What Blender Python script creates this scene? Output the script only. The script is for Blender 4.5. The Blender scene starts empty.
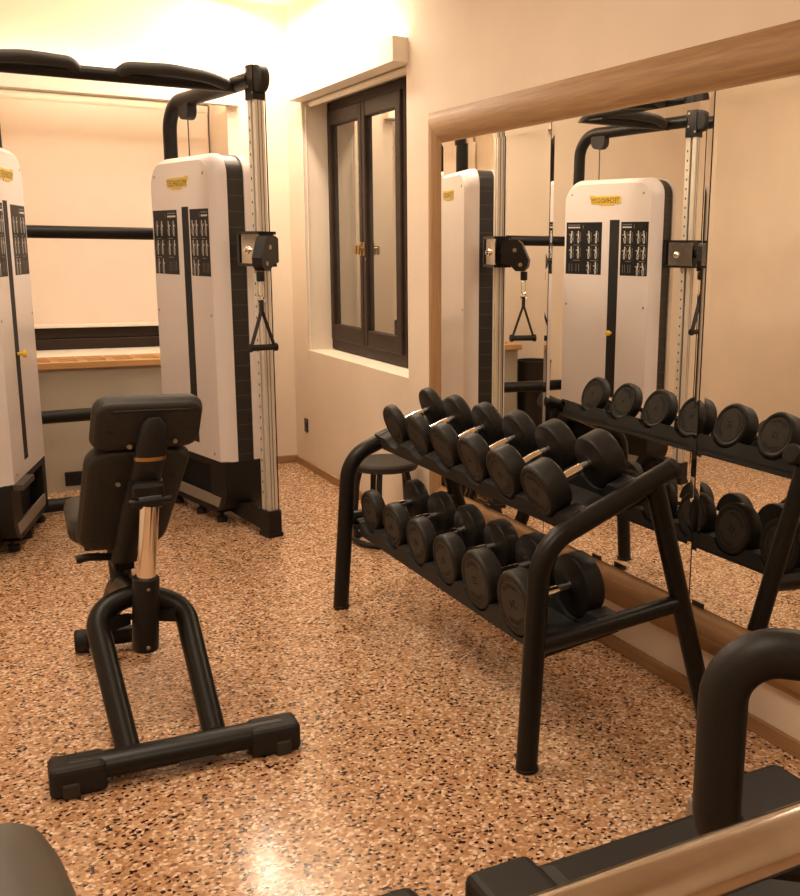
import bpy, bmesh, math, random
from math import sin, cos, pi, radians
from mathutils import Vector, Matrix

random.seed(7)
SC = bpy.context.scene
COL = SC.collection
V = Vector

# ------------------------------------------------------------------ materials
MATS = {}
def new_mat(name):
    m = bpy.data.materials.new(name); m.use_nodes = True
    MATS[name] = m
    return m, m.node_tree.nodes, m.node_tree.links, m.node_tree.nodes['Principled BSDF']

def simple(name, col, rough=.5, metal=0.0, spec=.5, var=0.0, vscale=40, bump=0.0, bscale=300, coat=0.0):
    m, N, L, P = new_mat(name)
    P.inputs['Base Color'].default_value = (*col, 1)
    P.inputs['Roughness'].default_value = rough
    P.inputs['Metallic'].default_value = metal
    P.inputs['Specular IOR Level'].default_value = spec
    P.inputs['Coat Weight'].default_value = coat
    tc = N.new('ShaderNodeTexCoord')
    if var > 0:
        nz = N.new('ShaderNodeTexNoise'); nz.inputs['Scale'].default_value = vscale; nz.inputs['Detail'].default_value = 4
        L.new(tc.outputs['Object'], nz.inputs['Vector'])
        r = N.new('ShaderNodeValToRGB')
        r.color_ramp.elements[0].position = .3; r.color_ramp.elements[1].position = .7
        r.color_ramp.elements[0].color = (*[c*(1-var) for c in col], 1)
        r.color_ramp.elements[1].color = (*[min(1, c*(1+var)) for c in col], 1)
        L.new(nz.outputs['Fac'], r.inputs['Fac']); L.new(r.outputs['Color'], P.inputs['Base Color'])
    if bump > 0:
        nb = N.new('ShaderNodeTexNoise'); nb.inputs['Scale'].default_value = bscale; nb.inputs['Detail'].default_value = 3
        L.new(tc.outputs['Object'], nb.inputs['Vector'])
        b = N.new('ShaderNodeBump'); b.inputs['Strength'].default_value = bump; b.inputs['Distance'].default_value = .002
        L.new(nb.outputs['Fac'], b.inputs['Height']); L.new(b.outputs['Normal'], P.inputs['Normal'])
    return m

simple('wall_paint', (.78, .675, .555), .75, var=.03, vscale=3, bump=.15, bscale=120)
simple('ceiling_paint', (.84, .76, .64), .8, var=.02, vscale=2)
simple('pelmet_white', (.86, .80, .70), .6, var=.02, vscale=4)
simple('blind_cloth', (.80, .69, .60), .85, var=.02, vscale=6, bump=.1, bscale=600)
simple('sill_white', (.82, .76, .66), .5, var=.02)
simple('shroud_white', (.68, .63, .62), .32, var=.01, vscale=8)
simple('powder_black', (.011, .010, .009), .45, spec=.3, var=.15, vscale=200, bump=.12, bscale=900)
simple('tube_black', (.008, .007, .006), .38, spec=.28, var=.1, vscale=150, bump=.08, bscale=900)
simple('satin_black', (.010, .009, .0085), .35, spec=.35)
simple('rubber_black', (.013, .0115, .010), .5, spec=.3, var=.12, vscale=120)
simple('rubber_grey', (.036, .032, .027), .55, spec=.3, var=.08, vscale=120)
simple('rubber_mark', (.003, .005, .004), .7, spec=.2)
simple('plastic_dark', (.016, .0145, .0135), .55, spec=.3, var=.1, vscale=60)
simple('plastic_grey', (.06, .053, .045), .5)
simple('tray_black', (.021, .0205, .0205), .6, spec=.25, var=.08, vscale=60)
simple('vinyl_black', (.028, .0245, .020), .55, spec=.3, var=.12, vscale=90, bump=.15, bscale=700)
simple('chrome', (.96, .93, .88), .1, metal=1)
simple('brushed_steel', (.68, .63, .56), .18, metal=1, var=.06, vscale=25)
simple('aluminium', (.74, .70, .62), .42, metal=.45, var=.03, vscale=20)
simple('aluminium_shade', (.22, .195, .16), .5, metal=.5)
simple('grey_strip', (.27, .235, .19), .45, var=.04)
simple('hole_dark', (.01, .01, .01), .8)
simple('poster_black', (.016, .015, .015), .5, spec=.15)
simple('poster_figure', (.55, .53, .50), .5)
simple('poster_grey', (.16, .155, .15), .5)
simple('logo_yellow', (.62, .43, .05), .35)
simple('logo_black', (.012, .01, .008), .4)
simple('pin_yellow', (.8, .52, .05), .3)
simple('window_frame_brown', (.026, .014, .009), .5, spec=.3, var=.2, vscale=12)
simple('brass', (.45, .30, .12), .35, metal=.9)
simple('cover_paint', (.40, .36, .29), .6, var=.03, vscale=5)
simple('strap_black', (.012, .011, .010), .75)
simple('bin_black', (.018, .017, .016), .4)
simple('night_dark', (.06, .05, .04), .9)
simple('mirror_edge', (.03, .03, .03), .4)
simple('pad_grey', (.085, .072, .056), .42, spec=.45, var=.05, vscale=10)
simple('outlet_black', (.02, .018, .016), .4)
simple('screw_metal', (.4, .36, .3), .35, metal=1)

def wood(name, c1, c2, axis='Y', rough=.45, sc=6.0):
    m, N, L, P = new_mat(name)
    tc = N.new('ShaderNodeTexCoord'); mp = N.new('ShaderNodeMapping')
    s = {'X': (.5, 9, 9), 'Y': (9, .5, 9), 'Z': (9, 9, .5)}[axis]
    mp.inputs['Scale'].default_value = s
    L.new(tc.outputs['Object'], mp.inputs['Vector'])
    nz = N.new('ShaderNodeTexNoise'); nz.inputs['Scale'].default_value = sc; nz.inputs['Detail'].default_value = 6
    nz.inputs['Distortion'].default_value = 1.2
    L.new(mp.outputs['Vector'], nz.inputs['Vector'])
    r = N.new('ShaderNodeValToRGB'); r.color_ramp.elements[0].position = .3; r.color_ramp.elements[1].position = .72
    r.color_ramp.elements[0].color = (*c1, 1); r.color_ramp.elements[1].color = (*c2, 1)
    L.new(nz.outputs['Fac'], r.inputs['Fac']); L.new(r.outputs['Color'], P.inputs['Base Color'])
    P.inputs['Roughness'].default_value = rough
    b = N.new('ShaderNodeBump'); b.inputs['Strength'].default_value = .08; b.inputs['Distance'].default_value = .002
    L.new(nz.outputs['Fac'], b.inputs['Height']); L.new(b.outputs['Normal'], P.inputs['Normal'])
wood('oak_y', (.27, .15, .066), (.40, .235, .108), 'Y', rough=.6)
wood('oak_z', (.27, .15, .066), (.40, .235, .108), 'Z', rough=.6)
wood('oak_x', (.27, .15, .066), (.40, .235, .108), 'X', rough=.6)
wood('beech', (.50, .28, .11), (.62, .36, .15), 'X')

# mirror
m, N, L, P = new_mat('mirror_glass')
P.inputs['Base Color'].default_value = (.93, .92, .88, 1); P.inputs['Metallic'].default_value = 1; P.inputs['Roughness'].default_value = .0
# night window pane: strong reflection over dark
m, N, L, P = new_mat('window_glass')
P.inputs['Base Color'].default_value = (.42, .40, .36, 1); P.inputs['Metallic'].default_value = .9
P.inputs['Roughness'].default_value = .03

# terrazzo floor
def terrazzo():
    m, N, L, P = new_mat('terrazzo')
    tc = N.new('ShaderNodeTexCoord')
    warp = N.new('ShaderNodeTexNoise'); warp.inputs['Scale'].default_value = 45; warp.inputs['Detail'].default_value = 2
    L.new(tc.outputs['Object'], warp.inputs['Vector'])
    sub = N.new('ShaderNodeVectorMath'); sub.operation = 'SUBTRACT'; sub.inputs[1].default_value = (.5, .5, .5)
    L.new(warp.outputs['Color'], sub.inputs[0])
    scl = N.new('ShaderNodeVectorMath'); scl.operation = 'SCALE'; scl.inputs['Scale'].default_value = .006
    L.new(sub.outputs[0], scl.inputs[0])
    add = N.new('ShaderNodeVectorMath'); add.operation = 'ADD'
    L.new(tc.outputs['Object'], add.inputs[0]); L.new(scl.outputs[0], add.inputs[1])
    def vor(scale, off):
        mp = N.new('ShaderNodeMapping'); mp.inputs['Location'].default_value = (off, off*1.7, 0)
        L.new(add.outputs[0], mp.inputs['Vector'])
        v = N.new('ShaderNodeTexVoronoi'); v.voronoi_dimensions = '2D'; v.inputs['Scale'].default_value = scale
        L.new(mp.outputs['Vector'], v.inputs['Vector'])
        s = N.new('ShaderNodeSeparateColor'); L.new(v.outputs['Color'], s.inputs[0])
        return v, s
    # base mix of fine chips
    v1, s1 = vor(125, 0.3)
    r1 = N.new('ShaderNodeValToRGB'); r1.color_ramp.interpolation = 'CONSTANT'
    stops = [(0, (.022, .010, .014)), (.085, (.22, .11, .055)), (.17, (.40, .215, .105)), (.42, (.48, .275, .145)), (.66, (.57, .35, .20)), (.84, (.68, .47, .31)), (.94, (.80, .62, .46))]
    e = r1.color_ramp.elements
    e[0].position, e[0].color = stops[0][0], (*stops[0][1], 1)
    e[1].position, e[1].color = stops[1][0], (*stops[1][1], 1)
    for p, c in stops[2:]:
        x = e.new(p); x.color = (*c, 1)
    L.new(s1.outputs[0], r1.inputs['Fac'])
    # larger scattered chips
    v2, s2 = vor(72, 5.1)
    r2 = N.new('ShaderNodeValToRGB'); r2.color_ramp.interpolation = 'CONSTANT'
    st2 = [(0, (.76, .56, .40)), (.35, (.52, .30, .16)), (.62, (.42, .225, .11)), (.82, (.022, .010, .014))]
    e = r2.color_ramp.elements
    e[0].position, e[0].color = 0, (*st2[0][1], 1)
    e[1].position, e[1].color = st2[1][0], (*st2[1][1], 1)
    for p, c in st2[2:]:
        x = e.new(p); x.color = (*c, 1)
    L.new(s2.outputs[0], r2.inputs['Fac'])
    gt = N.new('ShaderNodeMath'); gt.operation = 'GREATER_THAN'; gt.inputs[1].default_value = .72
    L.new(s2.outputs[1], gt.inputs[0])
    lt = N.new('ShaderNodeMath'); lt.operation = 'LESS_THAN'; lt.inputs[1].default_value = .40
    L.new(v2.outputs['Distance'], lt.inputs[0])
    mul = N.new('ShaderNodeMath'); mul.operation = 'MULTIPLY'
    L.new(gt.outputs[0], mul.inputs[0]); L.new(lt.outputs[0], mul.inputs[1])
    mx = N.new('ShaderNodeMix'); mx.data_type = 'RGBA'
    L.new(mul.outputs[0], mx.inputs[0]); L.new(r1.outputs['Color'], mx.inputs[6]); L.new(r2.outputs['Color'], mx.inputs[7])
    L.new(mx.outputs[2], P.inputs['Base Color'])
    P.inputs['Roughness'].default_value = .15
    P.inputs['Specular IOR Level'].default_value = .5
    nb = N.new('ShaderNodeTexNoise'); nb.inputs['Scale'].default_value = 60; nb.inputs['Detail'].default_value = 3
    L.new(tc.outputs['Object'], nb.inputs['Vector'])
    b = N.new('ShaderNodeBump'); b.inputs['Strength'].default_value = .12; b.inputs['Distance'].default_value = .002
    L.new(nb.outputs['Fac'], b.inputs['Height']); L.new(b.outputs['Normal'], P.inputs['Normal'])
terrazzo()

# ribbed spine band: faint lighter seams across
m, N, L, P = new_mat('spine_band')
tc = N.new('ShaderNodeTexCoord'); sep = N.new('ShaderNodeSeparateXYZ'); L.new(tc.outputs['Object'], sep.inputs[0])
md = N.new('ShaderNodeMath'); md.operation = 'FRACT'
sc_ = N.new('ShaderNodeMath'); sc_.operation = 'MULTIPLY'; sc_.inputs[1].default_value = 13.0
L.new(sep.outputs['Z'], sc_.inputs[0]); L.new(sc_.outputs[0], md.inputs[0])
cmp_ = N.new('ShaderNodeMath'); cmp_.operation = 'LESS_THAN'; cmp_.inputs[1].default_value = .05
L.new(md.outputs[0], cmp_.inputs[0])
mx = N.new('ShaderNodeMix'); mx.data_type = 'RGBA'
mx.inputs[6].default_value = (.014, .012, .010, 1); mx.inputs[7].default_value = (.060, .052, .044, 1)
L.new(cmp_.outputs[0], mx.inputs[0]); L.new(mx.outputs[2], P.inputs['Base Color'])
P.inputs['Roughness'].default_value = .45

def emis(name, col, s):
    m, N, L, P = new_mat(name)
    P.inputs['Base Color'].default_value = (.9, .9, .9, 1)
    P.inputs['Emission Color'].default_value = (*col, 1); P.inputs['Emission Strength'].default_value = s
emis('led_warm', (1.0, .83, .62), 55)

# ------------------------------------------------------------------ mesh builder
class MB:
    def __init__(self):
        self.v = []; self.f = []; self.mi = []; self.mats = []; self.cur = 0; self.sm = []; self.smooth = False
    def use(self, mat):
        if mat not in self.mats: self.mats.append(mat)
        self.cur = self.mats.index(mat); return self
    def face(self, idx, smooth=None):
        self.f.append(idx); self.mi.append(self.cur); self.sm.append(self.smooth if smooth is None else smooth)
    def hexa(self, p):            # 8 corners: bottom 4 ccw, top 4
        b = len(self.v); self.v += [V(q) for q in p]
        for q in ((0,3,2,1),(4,5,6,7),(0,1,5,4),(1,2,6,5),(2,3,7,6),(3,0,4,7)): self.face([b+i for i in q])
        return self
    def box(self, lo, hi, M=None):
        x0,y0,z0 = lo; x1,y1,z1 = hi
        p = [V(q) for q in ((x0,y0,z0),(x1,y0,z0),(x1,y1,z0),(x0,y1,z0),(x0,y0,z1),(x1,y0,z1),(x1,y1,z1),(x0,y1,z1))]
        if M is not None: p = [M @ q for q in p]
        return self.hexa(p)
    def bbox(self, lo, hi, bv=.005, seg=2, M=None):     # bevelled box
        bm = bmesh.new()
        bmesh.ops.create_cube(bm, size=1)
        for q in bm.verts:
            q.co = V((lo[i] + (q.co[i]+.5)*(hi[i]-lo[i]) for i in range(3)))
        bmesh.ops.bevel(bm, geom=list(bm.edges), offset=bv, segments=seg, profile=.5, affect='EDGES')
        self.add_bm(bm, M); bm.free(); return self
    def add_bm(self, bm, M=None, smooth=None):
        b = len(self.v); bm.verts.ensure_lookup_table(); bm.verts.index_update()
        self.v += [(M @ q.co if M is not None else q.co.copy()) for q in bm.verts]
        for f in bm.faces: self.face([b+q.index for q in f.verts], smooth)
    def loops(self, rings, closed=True, cap0=True, cap1=True, smooth=True):
        n = len(rings[0]); b = len(self.v)
        for r in rings: self.v += [V(q) for q in r]
        for i in range(len(rings)-1):
            for j in range(n if closed else n-1):
                k = (j+1) % n
                self.face([b+i*n+j, b+i*n+k, b+(i+1)*n+k, b+(i+1)*n+j], smooth)
        if cap0: self.face([b+j for j in range(n)][::-1], False)
        if cap1: self.face([b+(len(rings)-1)*n+j for j in range(n)], False)
        return self
    def tube(self, pts, r, seg=16, bend=0.0, bseg=6, r2=None, cap=True, flat=None):
        pts = fillet([V(p) for p in pts], bend, bseg) if bend else [V(p) for p in pts]
        n = len(pts)
        t0 = (pts[1]-pts[0]).normalized()
        ref = V((0,0,1)) if abs(t0.z) < .9 else V((1,0,0))
        N_ = (ref - t0*ref.dot(t0)).normalized()
        rings = []; prev = t0
        for i, p in enumerate(pts):
            if i == 0: t = t0
            elif i == n-1: t = (pts[i]-pts[i-1]).normalized()
            else: t = ((pts[i+1]-pts[i]).normalized() + (pts[i]-pts[i-1]).normalized()).normalized()
            q = prev.rotation_difference(t); N_ = (q @ N_); N_ = (N_ - t*N_.dot(t)).normalized(); prev = t
            B = t.cross(N_)
            rr = r if r2 is None else r + (r2-r)*i/(n-1)
            a = rr; c = rr if flat is None else flat
            rings.append([p + N_*(cos(2*pi*k/seg)*c) + B*(sin(2*pi*k/seg)*a) for k in range(seg)])
        return self.loops(rings, True, cap, cap, True)
    def cyl(self, a, b, r, seg=20, r2=None): return self.tube([a, b], r, seg, r2=r2)
    def rcyl(self, a, b, r, seg=20, rd=.004):           # cylinder with rounded rims
        a, b = V(a), V(b); t = (b-a).normalized(); l = (b-a).length
        prof = [(0, r-rd)] + [(rd-rd*cos(x*pi/8), r-rd+rd*sin(x*pi/8)) for x in (1,2,3,4)]
        prof += [(l-q[0], q[1]) for q in prof[::-1]]
        return self.lathe(a, t, prof, seg)
    def lathe(self, o, axis, prof, seg=28, cap=True):   # prof: (along axis, radius)
        o, t = V(o), V(axis).normalized()
        ref = V((0,0,1)) if abs(t.z) < .9 else V((1,0,0))
        A = (ref - t*ref.dot(t)).normalized(); B = t.cross(A)
        rings = [[o + t*h + A*(rr*cos(2*pi*k/seg)) + B*(rr*sin(2*pi*k/seg)) for k in range(seg)] for h, rr in prof]
        return self.loops(rings, True, cap, cap, True)
    def prism(self, poly, fn, a, b, smooth=False):       # poly of (p,q); fn(p,q,w)->world, w from a to b
        return self.loops([[fn(p, q, a) for p, q in poly], [fn(p, q, b) for p, q in poly]], True, True, True, smooth)
    def build(self, name, parent=None, mat=None, auto=35):
        me = bpy.data.meshes.new(name)
        me.from_pydata([tuple(q) for q in self.v], [], self.f)
        mats = self.mats if self.mats else [mat]
        for q in mats: me.materials.append(MATS[q])
        for p, i, s in zip(me.polygons, self.mi, self.sm):
            p.material_index = i if self.mats else 0; p.use_smooth = s
        bm = bmesh.new(); bm.from_mesh(me)
        bmesh.ops.recalc_face_normals(bm, faces=bm.faces[:])
        for e in bm.edges:
            if len(e.link_faces) == 2:
                try:
                    if e.calc_face_angle() > radians(auto): e.smooth = False
                except ValueError: pass
        bm.to_mesh(me); bm.free(); me.update()
        o = bpy.data.objects.new(name, me); COL.objects.link(o)
        if parent is not None:
            o.parent = parent
            w = parent.matrix_world if False else chain(parent)
            o.matrix_parent_inverse = w.inverted()
        return o

def chain(o):
    m = Matrix.LocRotScale(o.location, o.rotation_euler, o.scale)
    if o.parent: return chain(o.parent) @ o.matrix_parent_inverse @ m
    return m

def fillet(pts, r, seg):
    out = [pts[0]]
    rr = r if isinstance(r, (list, tuple)) else [r]*(len(pts)-2)
    for i in range(1, len(pts)-1):
        p, a, b = pts[i], pts[i-1], pts[i+1]
        d1 = (a-p); d2 = (b-p); l1, l2 = d1.length, d2.length; d1.normalize(); d2.normalize()
        ang = d1.angle(d2)
        if ang > pi-.02 or rr[i-1] <= 0: out.append(p); continue
        d = min(rr[i-1]/math.tan(ang/2), l1*.49 if i > 1 else l1*.98, l2*.49 if i < len(pts)-2 else l2*.98)
        rad = d*math.tan(ang/2)
        c = p + (d1+d2).normalized()*(rad/sin(ang/2))
        s = p + d1*d; e = p + d2*d
        v1 = s-c; v2 = e-c; tot = v1.angle(v2); ax = v1.cross(v2).normalized()
        for k in range(seg+1):
            out.append(c + Matrix.Rotation(tot*k/seg, 3, ax) @ v1)
    out.append(pts[-1]); return out

def tag(o, label=None, cat=None, group=None, kind=None):
    if label: o['label'] = label
    if cat: o['category'] = cat
    if group: o['group'] = group
    if kind: o['kind'] = kind
    return o
def thing(name, loc, label, cat, group=None):
    o = bpy.data.objects.new(name, None); COL.objects.link(o); o.location = loc
    o.empty_display_size = .1
    return tag(o, label, cat, group)
def struct(o): o['kind'] = 'structure'; return o

# text letters as cached mesh data
_G = {}
def glyphs(s):
    if s in _G: return _G[s]
    c = bpy.data.curves.new('lettering', 'FONT'); c.body = s; c.size = 1; c.resolution_u = 2
    o = bpy.data.objects.new('lettering', c); COL.objects.link(o)
    bpy.context.view_layer.update()
    dg = bpy.context.evaluated_depsgraph_get()
    me = bpy.data.meshes.new_from_object(o.evaluated_get(dg))
    vs = [q.co.copy() for q in me.vertices]; fs = [list(p.vertices) for p in me.polygons]
    bpy.data.objects.remove(o); bpy.data.curves.remove(c); bpy.data.meshes.remove(me)
    _G[s] = (vs, fs); return _G[s]
def put_text(mb, s, fn, w, h=None):       # centred text, width w (or height h), fn(x,y)->world
    vs, fs = glyphs(s)
    x0 = min(q.x for q in vs); x1 = max(q.x for q in vs); y0 = min(q.y for q in vs); y1 = max(q.y for q in vs)
    k = w/(x1-x0) if w else h/(y1-y0); ky = (h/(y1-y0)) if h else k
    b = len(mb.v); mb.v += [V(fn((q.x-(x0+x1)/2)*k, (q.y-(y0+y1)/2)*ky)) for q in vs]
    for f in fs: mb.face([b+i for i in f], False)

# ------------------------------------------------------------------ ROOM
XR, YB, XL, YF, ZC = 2.10, 6.59, -1.35, -1.6, 2.93
struct(MB().box((XL-.1, YF-.1, -.1), (XR+.1, YB+.7, 0)).build('floor', mat='terrazzo'))
struct(MB().box((XL-.1, YF-.1, ZC), (XR+.5, YB+.7, ZC+.1)).build('ceiling', mat='ceiling_paint'))
struct(MB().box((XL-.12, YF-.1, 0), (XL, YB+.7, ZC)).build('wall_left', mat='wall_paint'))
struct(MB().box((XL-.12, YF-.12, 0), (XR+.5, YF, ZC)).build('wall_front', mat='wall_paint'))
# right wall with the window recess cut out
WY0, WY1, WZ0, WZ1 = 4.71, 6.30, .795, 2.335
WX = 2.262
w = MB()
w.box((XR, YF, 0), (XR+.35, WY0, ZC)); w.box((XR, WY1, 0), (XR+.35, YB+.5, ZC))
WYN = 5.08
w.box((WX, WY0, WZ0), (XR+.35, WYN-.005, WZ1))
w.box((XR, WY0, 0), (XR+.35, WY1, WZ0)); w.box((XR, WY0, WZ1), (XR+.35, WY1, ZC))
w.box((XR+.33, WY0, WZ0), (XR+.35, WY1, WZ1))
struct(w.build('wall_right', mat='wall_paint'))
# back wall with wide window niche
BX0, BX1, BZ1 = .42, 1.715, 2.36
w = MB()
w.box((XL, YB, 0), (BX0, YB+.6, ZC)); w.box((BX1, YB, 0), (XR+.1, YB+.6, ZC))
w.box((BX0, YB, BZ1), (BX1, YB+.6, ZC)); w.box((BX0, YB, 0), (BX1, YB+.6, .735))
w.box((BX0, YB+.58, .735), (BX1, YB+.6, BZ1))
struct(w.build('wall_back', mat='wall_paint'))
struct(MB().bbox((BX0+.002, YB+.10, .735), (BX1-.002, YB+.56, .775), .004).build('trim_1', mat='sill_white'))
# baseboards
struct(MB().bbox((XR-.014, YF, 0), (XR+.002, YB, .05), .004).build('baseboard_right', mat='oak_y'))
struct(MB().bbox((BX1, YB-.014, 0), (XR-.012, YB+.002, .05), .004).build('baseboard_back', mat='oak_x'))
struct(MB().bbox((XL-.002, YF, 0), (XL+.014, YB, .05), .004).build('baseboard_left', mat='oak_y'))
# pelmets carrying the uplights
p = MB(); p.box((.30, YB-.085, 2.302), (1.78, YB+.01, 2.318)); p.box((.30, YB-.085, 2.318), (1.78, YB-.070, 2.43))
p.box((1.765, YB-.07, 2.318), (1.78, YB+.01, 2.43)); p.box((.30, YB-.07, 2.318), (.315, YB+.01, 2.43))
struct(p.build('trim_2', mat='pelmet_white'))
p = MB(); p.box((2.02, 4.69, 2.325), (2.11, 6.32, 2.340)); p.box((2.02, 4.69, 2.34), (2.034, 6.32, 2.44))
p.box((2.034, 4.69, 2.34), (2.11, 4.704, 2.44)); p.box((2.034, 6.306, 2.34), (2.11, 6.32, 2.44))
struct(p.build('trim_3', mat='pelmet_white'))
# LED strips lying inside the pelmets
t = tag(MB().box((.34, YB-.055, 2.319), (1.74, YB-.02, 2.330)).build('led_strip', mat='led_warm'), 'warm light strip hidden on top of the back window pelmet', 'light strip')
t = tag(MB().box((2.05, 4.75, 2.341), (2.08, 6.25, 2.352)).build('led_strip', mat='led_warm'), 'warm light strip hidden on top of the side window pelmet', 'light strip')

# back window behind the blind (only its dark lower frame shows)
wf = MB(); yw = YB+.49
wf.bbox((BX0+.005, yw, .776), (BX1-.005, yw+.05, .845), .006); wf.bbox((BX0+.005, yw+.012, .845), (BX1-.005, yw+.05, .94), .006)
wf.bbox((BX0+.005, yw, .92), (BX0+.085, yw+.05, 2.33), .006); wf.bbox((BX1-.085, yw, .92), (BX1-.005, yw+.05, 2.33), .006)
wf.bbox((.99, yw, .92), (1.07, yw+.05, 2.33), .006); wf.bbox((BX0+.005, yw, 2.25), (BX1-.005, yw+.05, 2.34), .006)
win1 = struct(wf.build('window_1', mat='window_frame_brown'))
MB().box((BX0+.08, yw+.022, .91), (BX1-.08, yw+.03, 2.26)).build('pane', win1, 'window_glass')
rb = thing('roller_blind', (1.03, YB+.46, .93), 'large cream roller blind covering the back window', 'blind')
MB().box((BX0+.01, YB+.46, .93), (BX1-.01, YB+.464, 2.33)).build('cloth', rb, 'blind_cloth')
MB().bbox((BX0+.01, YB+.452, .918), (BX1-.01, YB+.47, .942), .005).build('bottom_bar', rb, 'sill_white')
MB().cyl((BX0+.01, YB+.462, 2.33), (BX1-.01, YB+.462, 2.33), .025).build('roller', rb, 'sill_white')

# radiator cover
rc = thing('radiator_cover', (1.03, 6.46, 0), 'grey-beige radiator cover with slotted wooden top under the back window', 'radiator cover')
b = MB(); b.use('cover_paint').box((.43, 6.37, .0), (1.66, 6.589, .732))
b.build('body', rc)
g = MB(); g.use('hole_dark').bbox((.605, 6.362, .03), (1.25, 6.375, .115), .004)
g.use('plastic_dark')
for k in range(5): g.box((.61, 6.358, .04+.014*k), (1.245, 6.364, .045+.014*k))
g.build('vent', rc)
tp = MB(); za, zb = .733, .772
tp.bbox((.41, 6.335, za), (1.70, 6.385, zb), .004); tp.bbox((.425, 6.645, za+.004), (1.70, 6.685, zb), .004)
xx = .425
for k in range(9):
    tp.box((xx, 6.385, za+.005), (xx+.05, 6.645, zb-.001)); xx += (1.275-.05)/8
tp.box((.425, 6.465, za+.005), (1.70, 6.49, zb-.001)); tp.box((.425, 6.555, za+.005), (1.70, 6.58, zb-.001))
tp.build('slotted_top', rc, 'beech')

# side window: frame, two sashes
wb = MB(); x0, x1 = WX, WX+.07
wb.bbox((x0, WYN+.005, WZ0+.005), (x1, WY1-.01, WZ0+.075), .006)
wb.bbox((x0, WY1-.04, WZ0+.07), (x1, WY1-.005, WZ1-.005), .006)
wb.bbox((x0, WYN+.005, WZ0+.07), (x1, WYN+.055, WZ1-.005), .006)
wb.bbox((x0, WYN+.05, WZ1-.06), (x1, WY1-.05, WZ1-.005), .006)
win2 = struct(wb.build('window_2', mat='window_frame_brown'))
ym = (WYN+WY1)/2
for ya, yb, hy in ((WYN+.05, ym-.002, ym-.025), (ym+.002, WY1-.035, ym+.025)):
    s = MB(); xs = x0-.014; za, zb = WZ0+.07, WZ1-.06
    fa, fb = (.075, .05) if ya < ym-.1 else (.05, .055)
    s.bbox((xs, ya, za), (x1-.01, ya+fa, zb), .008); s.bbox((xs, yb-fb, za), (x1-.01, yb, zb), .008)
    s.bbox((xs+.002, ya+.045, za), (x1-.01, yb-.045, za+.10), .008); s.bbox((xs+.002, ya+.045, zb-.09), (x1-.01, yb-.045, zb), .008)
    so = s.build('sash', win2, 'window_frame_brown')
    MB().box((x0+.012, ya+.045, za+.09), (x0+.02, yb-.045, zb-.08)).build('pane', so, 'window_glass')
    h = MB(); h.bbox((xs-.008, hy-.012, 1.40), (xs+.004, hy+.012, 1.48), .004); h.cyl((xs-.035, hy, 1.445), (xs, hy, 1.445), .008)
    h.tube([(xs-.034, hy, 1.46), (xs-.036, hy, 1.41)], .009, 10); h.build('handle', so, 'brass')
r2 = thing('roller_blind', (2.14, 5.45, 2.28), 'rolled-up cream blind with hanging bead chain over the side window', 'blind')
MB().cyl((2.15, WY0+.01, 2.316), (2.15, WY1-.02, 2.316), .016).build('roller', r2, 'sill_white')
MB().bbox((2.142, WY0+.01, 2.296), (2.158, WY1-.02, 2.304), .003).build('bottom_bar', r2, 'sill_white')
ch = MB(); 
ch.tube([(2.118, WY1-.025, 2.29), (2.112, WY1-.025, .76), (2.098, WY1-.03, .735), (2.092, WY1-.03, .76), (2.092, WY1-.03, 2.29)], .0028, 8)
ch.build('chain', r2, 'sill_white')

# wall switch
sw = thing('wall_socket', (XR, 6.36, .30), 'small black socket plate low on the right wall near the corner', 'socket')
MB().bbox((XR-.01, 6.335, .245), (XR+.001, 6.39, .335), .003).build('plate', sw, 'outlet_black')
MB().bbox((XR-.014, 6.35, .265), (XR-.008, 6.375, .315), .002).build('insert', sw, 'plastic_grey')

# ------------------------------------------------------------------ WALL MIRROR
XM = 2.072
mir = thing('wall_mirror', (XR, 2.5, .17), 'wide wall mirror with a rounded oak frame behind the dumbbell rack', 'mirror')
# frame: rounded half-profile swept, mitred. Outer rectangle y from -.2 to 4.45, z .165..2.07
FY0, FY1, FZ0, FZ1, FW = -.42, 4.41, .185, 2.060, .143
def fprof(k, n=10):                     # (inward distance, height off wall)
    pr = [(0, 0), (0, .022)]
    for i in range(n+1):
        a = pi*i/n; pr.append((.012+(FW-.024)*(i/n), .026 + .022*sin(a)**.6 if 0 < i < n else .026))
    pr += [(FW, .026), (FW, 0)]
    return pr
def rail(name, p0, p1, inw, m):         # mitred at both ends along p0->p1
    d = (V(p1)-V(p0)).normalized(); inw = V(inw); out = V((-1, 0, 0)); mb = MB()
    r0 = []; r1 = []
    for a, h in fprof(0):
        r0.append(V(p0) + inw*a + out*h + d*a); r1.append(V(p1) + inw*a + out*h - d*a)
    mb.loops([r0, r1], True, True, True, True)
    return mb.build(name, mir, m, auto=50)
rail('frame_rail', (XR, FY0, FZ1), (XR, FY1, FZ1), (0, 0, -1), 'oak_y')
rail('frame_rail', (XR, FY0, FZ0), (XR, FY1, FZ0), (0, 0, 1), 'oak_y')
rail('frame_stile', (XR, FY1, FZ0), (XR, FY1, FZ1), (0, -1, 0), 'oak_z')
rail('frame_stile', (XR, FY0, FZ0), (XR, FY0, FZ1), (0, 1, 0), 'oak_z')
joints = [4.268, 3.326, 2.415, 1.504, .593, -.28]
ZM0, ZM1, BV, BD = .328, 1.917, .021, .00066
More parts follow.
